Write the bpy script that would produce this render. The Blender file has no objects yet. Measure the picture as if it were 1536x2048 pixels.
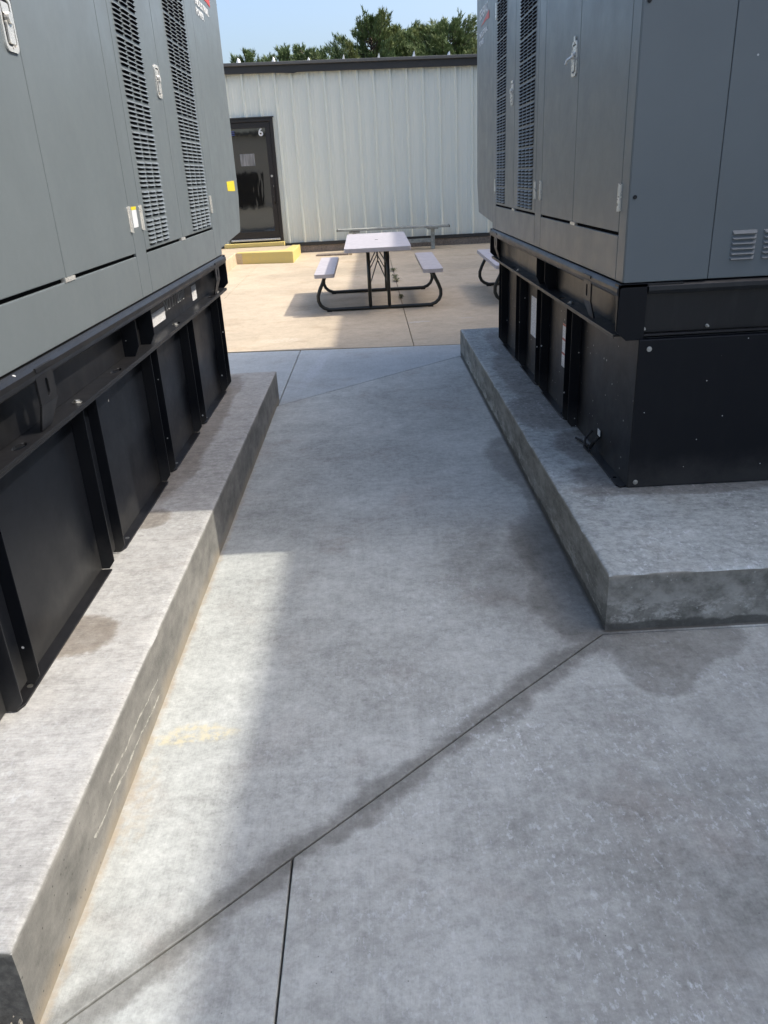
import bpy, bmesh, math, random
from mathutils import Vector, Matrix, noise
from mathutils.geometry import tessellate_polygon
R = math.radians
random.seed(7)
sc = bpy.context.scene
COL = sc.collection

# ------------------------------------------------------------------ camera
EYE = 1.5
th, rl = R(23.5), R(3.03)
fwd = Vector((0, math.cos(th), -math.sin(th)))
up0 = Vector((0, math.sin(th), math.cos(th)))
r0 = Vector((1, 0, 0))
cr = r0 * math.cos(rl) - up0 * math.sin(rl)
cu = up0 * math.cos(rl) + r0 * math.sin(rl)
cam = bpy.data.cameras.new('camera')
cam.sensor_fit = 'VERTICAL'; cam.sensor_height = 32; cam.lens = 1555 / 2048 * 32
cam.clip_start = 0.05; cam.clip_end = 2000
co = bpy.data.objects.new('camera', cam); COL.objects.link(co)
m = Matrix((( cr.x, cu.x, -fwd.x, 0), (cr.y, cu.y, -fwd.y, 0), (cr.z, cu.z, -fwd.z, EYE), (0, 0, 0, 1)))
co.matrix_world = m
sc.camera = co

# ------------------------------------------------------------------ sky + sun
SUN_EL, SUN_AZ = 48.5, 92.6         # azimuth clockwise from +Y
w = bpy.data.worlds.new('World'); sc.world = w; w.use_nodes = True
wn = w.node_tree.nodes; wl = w.node_tree.links
bg = wn['Background']
sky = wn.new('ShaderNodeTexSky'); sky.sky_type = 'NISHITA'; sky.sun_disc = False
sky.sun_elevation = R(SUN_EL); sky.sun_rotation = R(SUN_AZ)
sky.air_density = 1.0; sky.dust_density = 5.0; sky.ozone_density = 3.0
wl.new(sky.outputs[0], bg.inputs[0]); bg.inputs[1].default_value = 0.15
sl = bpy.data.lights.new('sun', 'SUN'); sl.energy = 2.0; sl.angle = R(0.53); sl.color = (1.0, 0.945, 0.85)
so = bpy.data.objects.new('sun', sl); COL.objects.link(so)
az, el = R(SUN_AZ), R(SUN_EL)
sd = Vector((math.sin(az) * math.cos(el), math.cos(az) * math.cos(el), math.sin(el)))
so.rotation_euler = sd.to_track_quat('Z', 'Y').to_euler()
so.location = sd * 30
sc.view_settings.view_transform = 'Standard'; sc.view_settings.look = 'None'
sc.view_settings.gamma = 1; sc.view_settings.use_curve_mapping = False
sc.view_settings.exposure = 1.08

# ------------------------------------------------------------------ helpers
class MB:
    def __init__(s): s.v = []; s.f = []; s.m = []
    def add(s, vs, fs, mi=0):
        o = len(s.v); s.v += [tuple(v) for v in vs]
        s.f += [tuple(i + o for i in f) for f in fs]; s.m += [mi] * len(fs); return s
    def box(s, a, b, mi=0):
        x0, y0, z0 = [min(p, q) for p, q in zip(a, b)]; x1, y1, z1 = [max(p, q) for p, q in zip(a, b)]
        return s.add([(x0,y0,z0),(x1,y0,z0),(x1,y1,z0),(x0,y1,z0),(x0,y0,z1),(x1,y0,z1),(x1,y1,z1),(x0,y1,z1)],
                     [(0,3,2,1),(4,5,6,7),(0,1,5,4),(1,2,6,5),(2,3,7,6),(3,0,4,7)], mi)
    def poly(s, outer, t0, t1, fn, holes=(), mi=0):
        """prism of a 2D outline (u,v) between depths t0,t1; fn(u,v,t)->xyz"""
        loops = [list(outer)] + [list(h) for h in holes]
        tri = tessellate_polygon([[Vector((u, v, 0)) for u, v in L] for L in loops])
        flat = [p for L in loops for p in L]; n = len(flat)
        vs = [fn(u, v, t0) for u, v in flat] + [fn(u, v, t1) for u, v in flat]
        fs = [tuple(t) for t in tri] + [tuple(i + n for i in reversed(t)) for t in tri]
        o = 0
        for L in loops:
            k = len(L)
            for i in range(k):
                j = (i + 1) % k; fs.append((o + i, o + j, o + j + n, o + i + n))
            o += k
        return s.add(vs, fs, mi)
    def tube(s, pts, r, seg=10, mi=0, caps=True, radii=None):
        pts = [Vector(p) for p in pts]; n = len(pts); vs = []; fs = []
        prev = None
        for i, p in enumerate(pts):
            d = (pts[min(i+1, n-1)] - pts[max(i-1, 0)]).normalized()
            if prev is None:
                a = Vector((0, 0, 1)) if abs(d.z) < .9 else Vector((1, 0, 0))
                u = d.cross(a).normalized()
            else:
                u = (prev - d * prev.dot(d)).normalized()
            prev = u; q = d.cross(u); rr = radii[i] if radii else r
            for k in range(seg):
                t = 2 * math.pi * k / seg
                vs.append(p + (u * math.cos(t) + q * math.sin(t)) * rr)
        for i in range(n - 1):
            for k in range(seg):
                a = i * seg + k; b = i * seg + (k + 1) % seg
                fs.append((a, b, b + seg, a + seg))
        if caps:
            fs.append(tuple(range(seg - 1, -1, -1))); fs.append(tuple((n - 1) * seg + k for k in range(seg)))
        return s.add(vs, fs, mi)
    def cyl(s, c, axis, r, h, seg=12, mi=0):
        c = Vector(c); a = Vector(axis).normalized()
        return s.tube([c, c + a * h], r, seg, mi)
    def mesh(s, name, mats, smooth=False):
        me = bpy.data.meshes.new(name); me.from_pydata(s.v, [], s.f)
        if not isinstance(mats, (list, tuple)): mats = [mats]
        for k in mats: me.materials.append(k)
        me.polygons.foreach_set('material_index', s.m)
        bm = bmesh.new(); bm.from_mesh(me); bmesh.ops.recalc_face_normals(bm, faces=bm.faces); bm.to_mesh(me); bm.free()
        if smooth:
            me.polygons.foreach_set('use_smooth', [True] * len(me.polygons))
        me.update(); return me
    def build(s, name, mats, parent=None, bevel=0, seg=2, smooth=False, **k):
        return link(name, s.mesh(name, mats, smooth), parent, bevel, seg, **k)

def link(name, me, parent=None, bevel=0, seg=2, loc=None, label=None, cat=None, group=None, kind=None, rot=None):
    o = bpy.data.objects.new(name, me); COL.objects.link(o)
    if parent: o.parent = parent
    if loc is not None: o.location = loc
    if rot is not None: o.rotation_euler = rot
    if bevel:
        b = o.modifiers.new('bevel', 'BEVEL'); b.width = bevel; b.segments = seg; b.limit_method = 'ANGLE'; b.angle_limit = R(35)
        b.harden_normals = False
    tag(o, label, cat, group, kind); return o
def tag(o, label=None, cat=None, group=None, kind=None):
    if label: o['label'] = label
    if cat: o['category'] = cat
    if group: o['group'] = group
    if kind: o['kind'] = kind
def thing(name, label, cat, group=None, loc=(0, 0, 0)):
    o = bpy.data.objects.new(name, None); COL.objects.link(o); o.location = loc; o.empty_display_size = .1
    tag(o, label, cat, group); return o
def rrect(u0, v0, u1, v1, r, n=4):
    P = []
    for cx, cy, a0 in ((u1 - r, v1 - r, 0), (u0 + r, v1 - r, 90), (u0 + r, v0 + r, 180), (u1 - r, v0 + r, 270)):
        for i in range(n + 1):
            a = R(a0 + 90 * i / n); P.append((cx + r * math.cos(a), cy + r * math.sin(a)))
    return P
def copy_tree(o, parent=None):
    c = o.copy(); COL.objects.link(c)
    if parent: c.parent = parent
    for ch in list(o.children): copy_tree(ch, c)
    return c

# ------------------------------------------------------------------ node helper
class N:
    def __init__(s, name):
        s.mat = bpy.data.materials.new(name); s.mat.use_nodes = True
        s.t = s.mat.node_tree; s.n = s.t.nodes; s.l = s.t.links
        s.b = s.n['Principled BSDF']
    def put(s, sock, v):
        if hasattr(v, 'is_linked') or isinstance(v, bpy.types.NodeSocket): s.l.new(v, sock)
        elif v is not None:
            if isinstance(v, (tuple, list)) and len(v) == 3 and len(sock.default_value) == 4: v = (*v, 1)
            sock.default_value = v
    def new(s, t, **k):
        n = s.n.new(t)
        for a, b in k.items(): setattr(n, a, b)
        return n
    def pos(s): return s.new('ShaderNodeNewGeometry').outputs['Position']
    def obj(s): return s.new('ShaderNodeTexCoord').outputs['Object']
    def math(s, op, a, b=None, c=None, clamp=False):
        n = s.new('ShaderNodeMath', operation=op, use_clamp=clamp); s.put(n.inputs[0], a)
        if b is not None: s.put(n.inputs[1], b)
        if c is not None: s.put(n.inputs[2], c)
        return n.outputs[0]
    def vec(s, op, a, b=None):
        n = s.new('ShaderNodeVectorMath', operation=op); s.put(n.inputs[0], a)
        if b is not None: s.put(n.inputs[1], b)
        return n.outputs['Value'] if op == 'LENGTH' else n.outputs[0]
    def mapping(s, v, loc=(0,0,0), rot=(0,0,0), scale=(1,1,1), kind='POINT'):
        n = s.new('ShaderNodeMapping', vector_type=kind); s.l.new(v, n.inputs[0])
        n.inputs[1].default_value = loc; n.inputs[2].default_value = rot; n.inputs[3].default_value = scale
        return n.outputs[0]
    def noise(s, v, scale=5, detail=4, rough=.55, dist=0, out=0):
        n = s.new('ShaderNodeTexNoise'); s.l.new(v, n.inputs['Vector'])
        n.inputs['Scale'].default_value = scale; n.inputs['Detail'].default_value = detail
        n.inputs['Roughness'].default_value = rough; n.inputs['Distortion'].default_value = dist
        return n.outputs[out]
    def voro(s, v, scale=5, feature='F1', rnd=1):
        n = s.new('ShaderNodeTexVoronoi', feature=feature); s.l.new(v, n.inputs['Vector'])
        n.inputs['Scale'].default_value = scale; n.inputs['Randomness'].default_value = rnd
        return n
    def ramp(s, v, a, b, lo=0., hi=1., smooth=False):
        n = s.new('ShaderNodeMapRange', interpolation_type='SMOOTHSTEP' if smooth else 'LINEAR'); s.put(n.inputs[0], v)
        n.inputs[1].default_value = a; n.inputs[2].default_value = b
        s.put(n.inputs[3], lo); s.put(n.inputs[4], hi)
        return n.outputs[0]
    def mix(s, f, a, b, mode='MIX'):
        n = s.new('ShaderNodeMix', data_type='RGBA', blend_type=mode)
        s.put(n.inputs[0], f); s.put(n.inputs[6], a); s.put(n.inputs[7], b); return n.outputs[2]
    def sep(s, v):
        n = s.new('ShaderNodeSeparateXYZ'); s.l.new(v, n.inputs[0]); return n.outputs
    def bump(s, h, strength=.3, dist=.002, prev=None):
        n = s.new('ShaderNodeBump'); s.put(n.inputs['Height'], h); n.inputs['Strength'].default_value = strength
        n.inputs['Distance'].default_value = dist
        if prev: s.l.new(prev, n.inputs['Normal'])
        return n.outputs[0]
    def fin(s, col=None, rough=None, normal=None, metal=None, spec=None, coat=None):
        if col is not None: s.put(s.b.inputs['Base Color'], col)
        if rough is not None: s.put(s.b.inputs['Roughness'], rough)
        if normal is not None: s.l.new(normal, s.b.inputs['Normal'])
        if metal is not None: s.put(s.b.inputs['Metallic'], metal)
        if spec is not None: s.put(s.b.inputs['Specular IOR Level'], spec)
        if coat is not None: s.put(s.b.inputs['Coat Weight'], coat)
        return s.mat

def concrete(name, base, broom='Y', stains=(), strips=(), tan=(), var=.28, damp=(.50, .49, .47), blotch=(.86, .82, .79),
             efflo=0.0, streak=.10, bump=.35, rough=.85, extra=None, soft=(), speck=.26):
    q = N(name); P = q.pos()
    s1 = q.noise(P, 1.3, 5, .6); s2 = q.noise(P, 9, 5, .65); s3 = q.noise(P, 120, 3, .7)
    bs = (300, 9, 40) if broom == 'Y' else (24, 170, 40)
    PW_ = q.vec('ADD', P, q.vec('MULTIPLY', q.noise(P, 5, 3, .6, out=1), (.012, .012, 0)))
    br = q.noise(q.mapping(PW_, scale=bs), 1, 4, .7)
    br2 = q.noise(q.mapping(PW_, scale=tuple(a * .22 for a in bs)), 1, 5, .65)
    s4 = q.noise(P, 34, 4, .7)
    v = q.math('MULTIPLY_ADD', q.ramp(s1, .3, .7, -1, 1), var * .45, 1)
    v = q.math('MULTIPLY_ADD', q.ramp(s2, .3, .7, -1, 1), var * .30, v)
    v = q.math('MULTIPLY_ADD', q.ramp(s3, .3, .7, -1, 1), var * .22, v)
    v = q.math('MULTIPLY_ADD', q.ramp(s4, .34, .66, -1, 1), speck, v)
    v = q.math('MULTIPLY_ADD', q.ramp(br, .3, .7, -1, 1), streak, v)
    v = q.math('MULTIPLY_ADD', q.ramp(br2, .3, .7, -1, 1), streak * .55, v)
    col = q.mix(1, base, q.vec('MULTIPLY', (1, 1, 1), None) if False else v, 'MULTIPLY')
    # purplish / brownish traffic blotches
    bl = q.ramp(q.noise(P, 2.2, 6, .62, .4), .52, .72, 0, 1, True)
    col = q.mix(q.math('MULTIPLY', bl, .75), col, q.mix(1, col, blotch, 'MULTIPLY'))
    # dark pores
    vo = q.voro(P, 38); po = q.ramp(vo.outputs['Distance'], .035, .07, 1, 0)
    po = q.math('MULTIPLY', po, q.math('GREATER_THAN', q.sep(vo.outputs['Color'])[0], .86))
    col = q.mix(q.math('MULTIPLY', po, .75), col, (.05, .05, .05))
    if efflo:
        e = q.ramp(q.noise(q.mapping(P, scale=(1, .6, 1)), 58, 5, .72), .545, .635, 0, 1)
        e2 = q.ramp(q.noise(P, 3.1, 5, .6), .42, .60, .1, 1)
        if 'walk' in name:
            px_, py_, pz_ = q.sep(P); e2 = q.math('MULTIPLY', e2, q.math('MULTIPLY', q.ramp(py_, 1.7, 3.2, 1, .12), q.ramp(px_, -.5, .3, .12, 1)))
        col = q.mix(q.math('MULTIPLY', q.math('MULTIPLY', e, e2), efflo), col, (.66, .69, .70))
        dk = q.ramp(q.noise(P, 26, 4, .65), .60, .70, 0, .30)
        col = q.mix(dk, col, q.mix(1, col, (.52, .51, .50), 'MULTIPLY'))
    W = q.vec('ADD', P, q.vec('MULTIPLY', q.vec('SUBTRACT', q.noise(P, 7, 8, .74, out=1), (.5, .5, .5)), (.13, .13, 0)))
    sm = None
    for (cx, cy, rx, ry, a, k) in soft:
        d = q.vec('LENGTH', q.mapping(W, (cx, cy, 0), (0, 0, R(a)), (rx, ry, 50), 'TEXTURE'))
        e = q.math('MULTIPLY', q.ramp(d, .45, 1.15, k, 0, True), q.ramp(q.noise(P, 4, 6, .7), .32, .62, .35, 1.15))
        sm = e if sm is None else q.math('MAXIMUM', sm, e)
    if sm is not None: col = q.mix(sm, col, q.mix(1, col, damp, 'MULTIPLY'))
    mk = None
    for (cx, cy, rx, ry, a, k) in stains:
        d = q.vec('LENGTH', q.mapping(W, (cx, cy, 0), (0, 0, R(a)), (rx, ry, 50), 'TEXTURE'))
        e = q.ramp(d, .84, 1.12, k, 0, True)
        mk = e if mk is None else q.math('MAXIMUM', mk, e)
    for (x, y, a, wd, k) in strips:
        c = q.sep(q.mapping(W, (x, y, 0), (0, 0, R(a)), (1, 1, 1), 'TEXTURE'))
        wv = q.math('MULTIPLY', q.math('SUBTRACT', q.noise(P, 3.5, 3, .6), .5), wd * 2.2)
        e = q.ramp(q.math('ADD', q.math('ABSOLUTE', c[1]), wv), wd * .30, wd * 1.15, k, 0, True)
        mk = e if mk is None else q.math('MAXIMUM', mk, e)
    if mk is not None:
        mk = q.math('MULTIPLY', mk, q.ramp(q.noise(P, 12, 6, .7), .3, .7, .72, 1.0))
        col = q.mix(mk, col, q.mix(1, col, damp, 'MULTIPLY'))
    for (cx, cy, rx, ry, a, k, c) in tan:
        d = q.vec('LENGTH', q.mapping(W, (cx, cy, 0), (0, 0, R(a)), (rx, ry, 50), 'TEXTURE'))
        e = q.math('MULTIPLY', q.ramp(d, .6, 1.1, 1, 0, True), q.ramp(q.noise(P, 45, 4, .6), .40, .60, 0, 1))
        col = q.mix(q.math('MULTIPLY', e, k), col, c)
    if extra: col = extra(q, P, col)
    h = q.math('MULTIPLY_ADD', br, .6, q.math('MULTIPLY', s3, .8))
    nb = q.bump(h, bump, .003)
    rg = rough if mk is None else q.ramp(mk, 0, 1, rough, rough - .22)
    return q.fin(col, rg, nb, spec=.35)

def flat(name, col, rough=.5, metal=0, spec=.5, nz=0.06, coat=None, emit=None):
    q = N(name); P = q.obj()
    v = q.ramp(q.noise(P, 14, 4, .6), .3, .7, 1 - nz, 1 + nz)
    c = q.mix(1, col, v, 'MULTIPLY')
    r = q.ramp(q.noise(P, 22, 4, .6), .3, .7, max(.03, rough - .06), rough + .06)
    return q.fin(c, r, None, metal, spec, coat)

def paint(name, col, rough=.4, specks=0.0, dust=.10, spec=.5, orange=.04, dustz=0.):
    q = N(name); P = q.pos()
    v = q.ramp(q.noise(P, 2.4, 5, .6), .3, .7, 1 - dust, 1 + dust)
    c = q.mix(1, col, v, 'MULTIPLY')
    dn = q.ramp(q.noise(q.mapping(P, scale=(6, 6, 1.4)), 3, 6, .7), .5, .8, 0, dust * .45)
    c = q.mix(dn, c, (.30, .29, .27))
    if dustz:
        z_ = q.sep(P)[2]; k_ = q.math('ADD', z_, q.math('MULTIPLY', q.noise(P, 9, 5, .7), -.16))
        c = q.mix(q.math('MULTIPLY', q.ramp(k_, .14, .30, 1, 0, True), dustz), c, (.20, .19, .17))
        sc_ = q.math('GREATER_THAN', q.noise(q.mapping(P, (0, 0, 0), (0, .5, .3), (3, 3, 60)), 1, 5, .7), .735)
        c = q.mix(q.math('MULTIPLY', sc_, .25), c, (.16, .16, .15))
    if specks:
        vo = q.voro(P, 21); g = q.math('GREATER_THAN', q.sep(vo.outputs['Color'])[0], 1 - specks)
        rr = q.ramp(q.sep(vo.outputs['Color'])[1], 0, 1, .03, .11)
        e = q.math('MULTIPLY', q.math('LESS_THAN', vo.outputs['Distance'], rr), g)
        c = q.mix(e, c, (.55, .55, .53))
        vo = q.voro(q.mapping(P, scale=(1, 1, .35)), 7); g = q.math('GREATER_THAN', q.sep(vo.outputs['Color'])[0], 1 - specks * .5)
        e = q.math('MULTIPLY', q.math('LESS_THAN', vo.outputs['Distance'], .02), g)
        c = q.mix(e, c, (.4, .4, .38))
    r = q.ramp(q.noise(P, 7, 6, .7), .3, .7, rough - .05, rough + .08)
    nb = q.bump(q.noise(P, 420, 2, .5), orange, .0008)
    nb = q.bump(q.noise(P, 1.6, 2, .5), .12, .02, nb)
    return q.fin(c, r, nb, spec=spec)

# ------------------------------------------------------------------ materials
M = {}
M['gray'] = paint('grey_enclosure_paint', (.134, .154, .160), .355, .03, .05)
M['graylv'] = paint('grey_louver_paint', (.155, .174, .180), .38, 0, .05)
M['black'] = paint('black_semi_gloss_paint', (.0050, .0060, .0085), .36, .55, .02, spec=.25, dustz=.16)
M['blackf'] = paint('black_frame_paint', (.010, .010, .011), .36, .06, .10, spec=.45)
M['void'] = flat('dark_interior', (.004, .004, .005), .9, spec=.1)
M['chrome'] = flat('polished_steel', (.76, .74, .68), .28, .55, nz=.15)
M['zinc'] = flat('zinc_bolt', (.55, .54, .50), .38, 1, nz=.2)
M['white'] = flat('white_print', (.68, .70, .70), .5)
M['red'] = flat('red_print', (.55, .045, .03), .45)
M['chalk'] = flat('chalk', (.62, .62, .60), .9)
M['yellow_sticker'] = flat('yellow_sticker', (.80, .62, .02), .45)
M['plastic'] = flat('light_grey_plastic_top', (.47, .435, .435), .55, nz=.10)
M['steel_dark'] = flat('dark_bronze_tube', (.020, .022, .019), .35)
M['bronze'] = flat('dark_bronze_door_frame', (.016, .013, .012), .35)
M['alu'] = flat('aluminium_sill', (.55, .56, .58), .35, .8)
M['trim'] = flat('dark_trim', (.028, .028, .027), .5)
M['gutter'] = flat('grey_gutter', (.10, .10, .095), .45)
M['benchw'] = flat('weathered_bench', (.30, .31, .28), .7, nz=.3)
M['rubber'] = flat('black_rubber', (.012, .012, .012), .7)

def label_mat(name, red=False):
    q = N(name); g = q.new('ShaderNodeTexCoord').outputs['Generated']; x, y, z = q.sep(g)
    lines = q.math('GREATER_THAN', q.math('FRACT', q.math('MULTIPLY', z, 26)), .5)
    words = q.math('GREATER_THAN', q.noise(q.mapping(g, scale=(1, 14, 26)), 1, 2, .5), .47)
    c = q.mix(q.math('MULTIPLY', q.math('MULTIPLY', lines, words), .40), (.80, .78, .76), (.12, .13, .14))
    if red:
        b = q.math('GREATER_THAN', q.math('FRACT', q.math('MULTIPLY', q.math('ADD', z, .001), 3)), .86)
        c = q.mix(b, c, (.50, .07, .03))
    return q.fin(c, .4)
M['label'] = label_mat('printed_label'); M['labelr'] = label_mat('warning_label', True)

# walkway
def walk_extra(q, P, col):
    x, y, z = q.sep(P)
    n = q.noise(P, 14, 5, .65)
    # sandy deposit along the foot of the left pad
    d = q.math('ADD', x, .729)
    d = q.math('ADD', d, q.math('MULTIPLY', q.math('SUBTRACT', n, .5), -.05))
    e = q.math('MULTIPLY', q.math('MULTIPLY', q.ramp(d, .002, .024, 1, 0, True), q.ramp(y, 2.6, 5.0, .95, .15)), q.ramp(q.noise(P, 11, 4, .7), .36, .60, .25, 1))
    col = q.mix(e, col, (.36, .31, .235))
    # dark seam at foot of right pad
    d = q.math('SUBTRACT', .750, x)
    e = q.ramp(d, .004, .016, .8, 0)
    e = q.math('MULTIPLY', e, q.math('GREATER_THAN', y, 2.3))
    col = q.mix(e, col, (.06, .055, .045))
    # faint broom-direction change strip near the far joint
    return col
walk_stains = [(.80, 2.93, .255, .47, 4, 1), (.80, 4.05, .20, .46, 6, .9), (.90, 2.18, .17, .18, -8, .85), (.84, 2.05, .10, .13, 20, .7), (1.06, 2.23, .15, .11, 0, .8), (.86, 3.6, .17, .9, 0, .85),
               (.55, 2.75, .30, .16, 60, .30), (.70, 2.45, .16, .30, 20, .8)]
M['walk'] = concrete('walkway_concrete', (.408, .418, .390), 'Y', walk_stains,
    strips=[(-.264, 1.39, 42.3, .055, 1)],
    tan=[(-.60, 1.865, .16, .045, 4, .75, (.56, .50, .33)), (-.69, 1.6, .04, .20, 0, .4, (.43, .37, .28))],
    var=.44, efflo=.80, streak=.055, extra=walk_extra, speck=.14, soft=[(1.2, 1.0, 1.35, 1.25, 12, .62), (.62, 2.75, .45, .8, 15, .6), (-.10, 1.2, .45, .5, 0, .35), (.1, 2.1, .5, .35, 0, .25), (-.55, 3.6, .35, .9, 8, .28), (.35, 5.6, .5, 1.0, 0, .22)], damp=(.47, .455, .44), blotch=(.84, .78, .76))
M['walk2'] = concrete('walkway_concrete_far', (.40, .425, .42), 'Y', [], strips=[(-.727, 5.468, 42.1, .0, 0)],
    tan=[(-.52, 6.6, .06, .85, -6, .5, (.50, .53, .56))], var=.22, efflo=.25, streak=.06, speck=.08)
M['court'] = concrete('courtyard_concrete', (.49, .40, .285), 'X', [(.4, 13, 2.2, .5, 0, .25), (-.1, 10, 1.0, .4, 3, .2)], var=.26, efflo=0, speck=.05,
    streak=.10, blotch=(.84, .80, .76), tan=[(-.95, 7.9, .25, .12, 0, .6, (.62, .54, .42)), (.48, 8.5, .16, .05, 8, .8, (.55, .52, .46)), (1.0, 8.6, .10, .03, 0, .7, (.52, .48, .42))])

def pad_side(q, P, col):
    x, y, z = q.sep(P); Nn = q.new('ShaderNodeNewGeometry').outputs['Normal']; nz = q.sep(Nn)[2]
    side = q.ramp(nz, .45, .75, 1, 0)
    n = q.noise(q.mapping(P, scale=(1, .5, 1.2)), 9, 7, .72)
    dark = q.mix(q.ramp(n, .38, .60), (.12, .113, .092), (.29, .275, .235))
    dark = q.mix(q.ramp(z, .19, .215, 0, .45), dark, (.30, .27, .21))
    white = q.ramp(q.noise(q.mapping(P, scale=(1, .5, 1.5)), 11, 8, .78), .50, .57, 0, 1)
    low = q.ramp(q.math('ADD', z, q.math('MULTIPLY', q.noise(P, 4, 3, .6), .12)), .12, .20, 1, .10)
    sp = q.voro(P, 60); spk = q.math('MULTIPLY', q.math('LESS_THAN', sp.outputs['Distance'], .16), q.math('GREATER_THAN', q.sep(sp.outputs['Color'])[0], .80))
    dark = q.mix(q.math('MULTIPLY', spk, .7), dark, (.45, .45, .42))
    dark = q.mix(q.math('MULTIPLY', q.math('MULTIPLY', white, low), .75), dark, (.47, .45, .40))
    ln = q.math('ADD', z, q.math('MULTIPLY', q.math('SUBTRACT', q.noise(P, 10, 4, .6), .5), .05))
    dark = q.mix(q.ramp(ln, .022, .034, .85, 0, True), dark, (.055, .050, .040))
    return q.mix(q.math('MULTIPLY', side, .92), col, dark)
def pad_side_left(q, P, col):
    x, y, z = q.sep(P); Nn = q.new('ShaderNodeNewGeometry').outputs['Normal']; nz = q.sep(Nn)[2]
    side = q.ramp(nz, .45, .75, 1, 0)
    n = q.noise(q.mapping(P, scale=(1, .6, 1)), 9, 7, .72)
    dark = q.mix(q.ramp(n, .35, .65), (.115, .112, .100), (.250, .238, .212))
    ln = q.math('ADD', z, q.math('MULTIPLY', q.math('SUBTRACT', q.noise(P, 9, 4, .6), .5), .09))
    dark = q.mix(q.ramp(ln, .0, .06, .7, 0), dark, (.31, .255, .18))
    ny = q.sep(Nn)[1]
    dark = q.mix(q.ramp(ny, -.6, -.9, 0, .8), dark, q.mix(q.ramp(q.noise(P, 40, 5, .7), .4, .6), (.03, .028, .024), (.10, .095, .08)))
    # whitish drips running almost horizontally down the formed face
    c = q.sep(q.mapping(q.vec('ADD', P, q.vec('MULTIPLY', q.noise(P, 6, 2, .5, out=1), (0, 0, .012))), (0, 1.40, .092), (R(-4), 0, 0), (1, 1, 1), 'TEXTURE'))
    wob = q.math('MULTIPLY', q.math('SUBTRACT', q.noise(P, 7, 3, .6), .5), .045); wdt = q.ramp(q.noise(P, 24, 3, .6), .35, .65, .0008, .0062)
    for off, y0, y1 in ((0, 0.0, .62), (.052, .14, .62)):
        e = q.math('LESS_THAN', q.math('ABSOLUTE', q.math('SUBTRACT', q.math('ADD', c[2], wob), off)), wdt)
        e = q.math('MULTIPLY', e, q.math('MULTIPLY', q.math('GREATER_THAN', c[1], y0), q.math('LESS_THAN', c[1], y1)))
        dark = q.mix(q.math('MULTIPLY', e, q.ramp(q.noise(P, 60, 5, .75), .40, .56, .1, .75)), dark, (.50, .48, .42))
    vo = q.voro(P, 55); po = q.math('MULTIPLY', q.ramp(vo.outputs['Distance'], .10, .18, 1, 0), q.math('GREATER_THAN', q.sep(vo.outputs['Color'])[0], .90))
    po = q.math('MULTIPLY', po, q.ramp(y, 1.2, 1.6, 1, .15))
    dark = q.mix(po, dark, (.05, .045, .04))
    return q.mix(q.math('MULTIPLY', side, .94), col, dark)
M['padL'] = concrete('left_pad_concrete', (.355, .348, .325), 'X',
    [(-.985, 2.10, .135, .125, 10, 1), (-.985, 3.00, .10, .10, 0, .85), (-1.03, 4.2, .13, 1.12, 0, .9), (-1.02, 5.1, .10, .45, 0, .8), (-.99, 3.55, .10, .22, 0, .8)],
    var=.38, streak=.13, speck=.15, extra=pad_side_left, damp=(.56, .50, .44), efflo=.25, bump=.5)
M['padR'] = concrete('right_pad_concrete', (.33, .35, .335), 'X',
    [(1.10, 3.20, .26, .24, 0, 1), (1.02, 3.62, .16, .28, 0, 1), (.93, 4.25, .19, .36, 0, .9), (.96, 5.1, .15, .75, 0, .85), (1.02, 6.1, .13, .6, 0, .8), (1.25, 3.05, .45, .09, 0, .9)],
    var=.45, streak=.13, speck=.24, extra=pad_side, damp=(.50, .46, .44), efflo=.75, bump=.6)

q = N('ground_gravel'); P = q.pos()
M['ground'] = q.fin(q.mix(q.ramp(q.noise(P, 3, 6, .7), .3, .7), (.10, .10, .075), (.19, .175, .14)), .95, q.bump(q.noise(P, 60, 4, .7), .6, .02))
q = N('yellow_curb_paint'); P = q.pos()
wear = q.ramp(q.noise(P, 9, 6, .7), .55, .72)
M['yellow'] = q.fin(q.mix(q.math('MULTIPLY', wear, .6), (.64, .50, .17), (.46, .40, .28)), .7, q.bump(q.noise(P, 40, 4, .6), .3, .004))
M['curb'] = concrete('tan_curb_concrete', (.48, .39, .27), 'X', var=.3, streak=.05, speck=.08)
M['found'] = concrete('foundation_concrete', (.25, .205, .165), 'X', var=.35, streak=.04)

q = N('pale_green_siding'); P = q.pos()
n = q.ramp(q.noise(q.mapping(P, scale=(9, 9, .35)), 1, 5, .6), .35, .7)
c = q.mix(n, (.66, .70, .64), (.70, .725, .65))
zz = q.sep(P)[2]
c = q.mix(q.math('MULTIPLY', q.ramp(zz, .3, 1.1, 1, 0), q.ramp(q.noise(q.mapping(P, scale=(5, 5, 1)), 1, 5, .6), .3, .7, .1, .55)), c, (.58, .54, .43))  # warm bounce from the courtyard painted into the lower siding
M['siding'] = q.fin(c, .42, q.bump(q.noise(q.mapping(P, scale=(3, 3, .6)), 2, 3, .5), .2, .01), spec=.4)
q = N('beige_siding'); P = q.pos()
M['beige'] = q.fin(q.mix(q.ramp(q.noise(P, 2, 4, .6), .3, .7), (.46, .41, .32), (.52, .46, .36)), .6)

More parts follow.
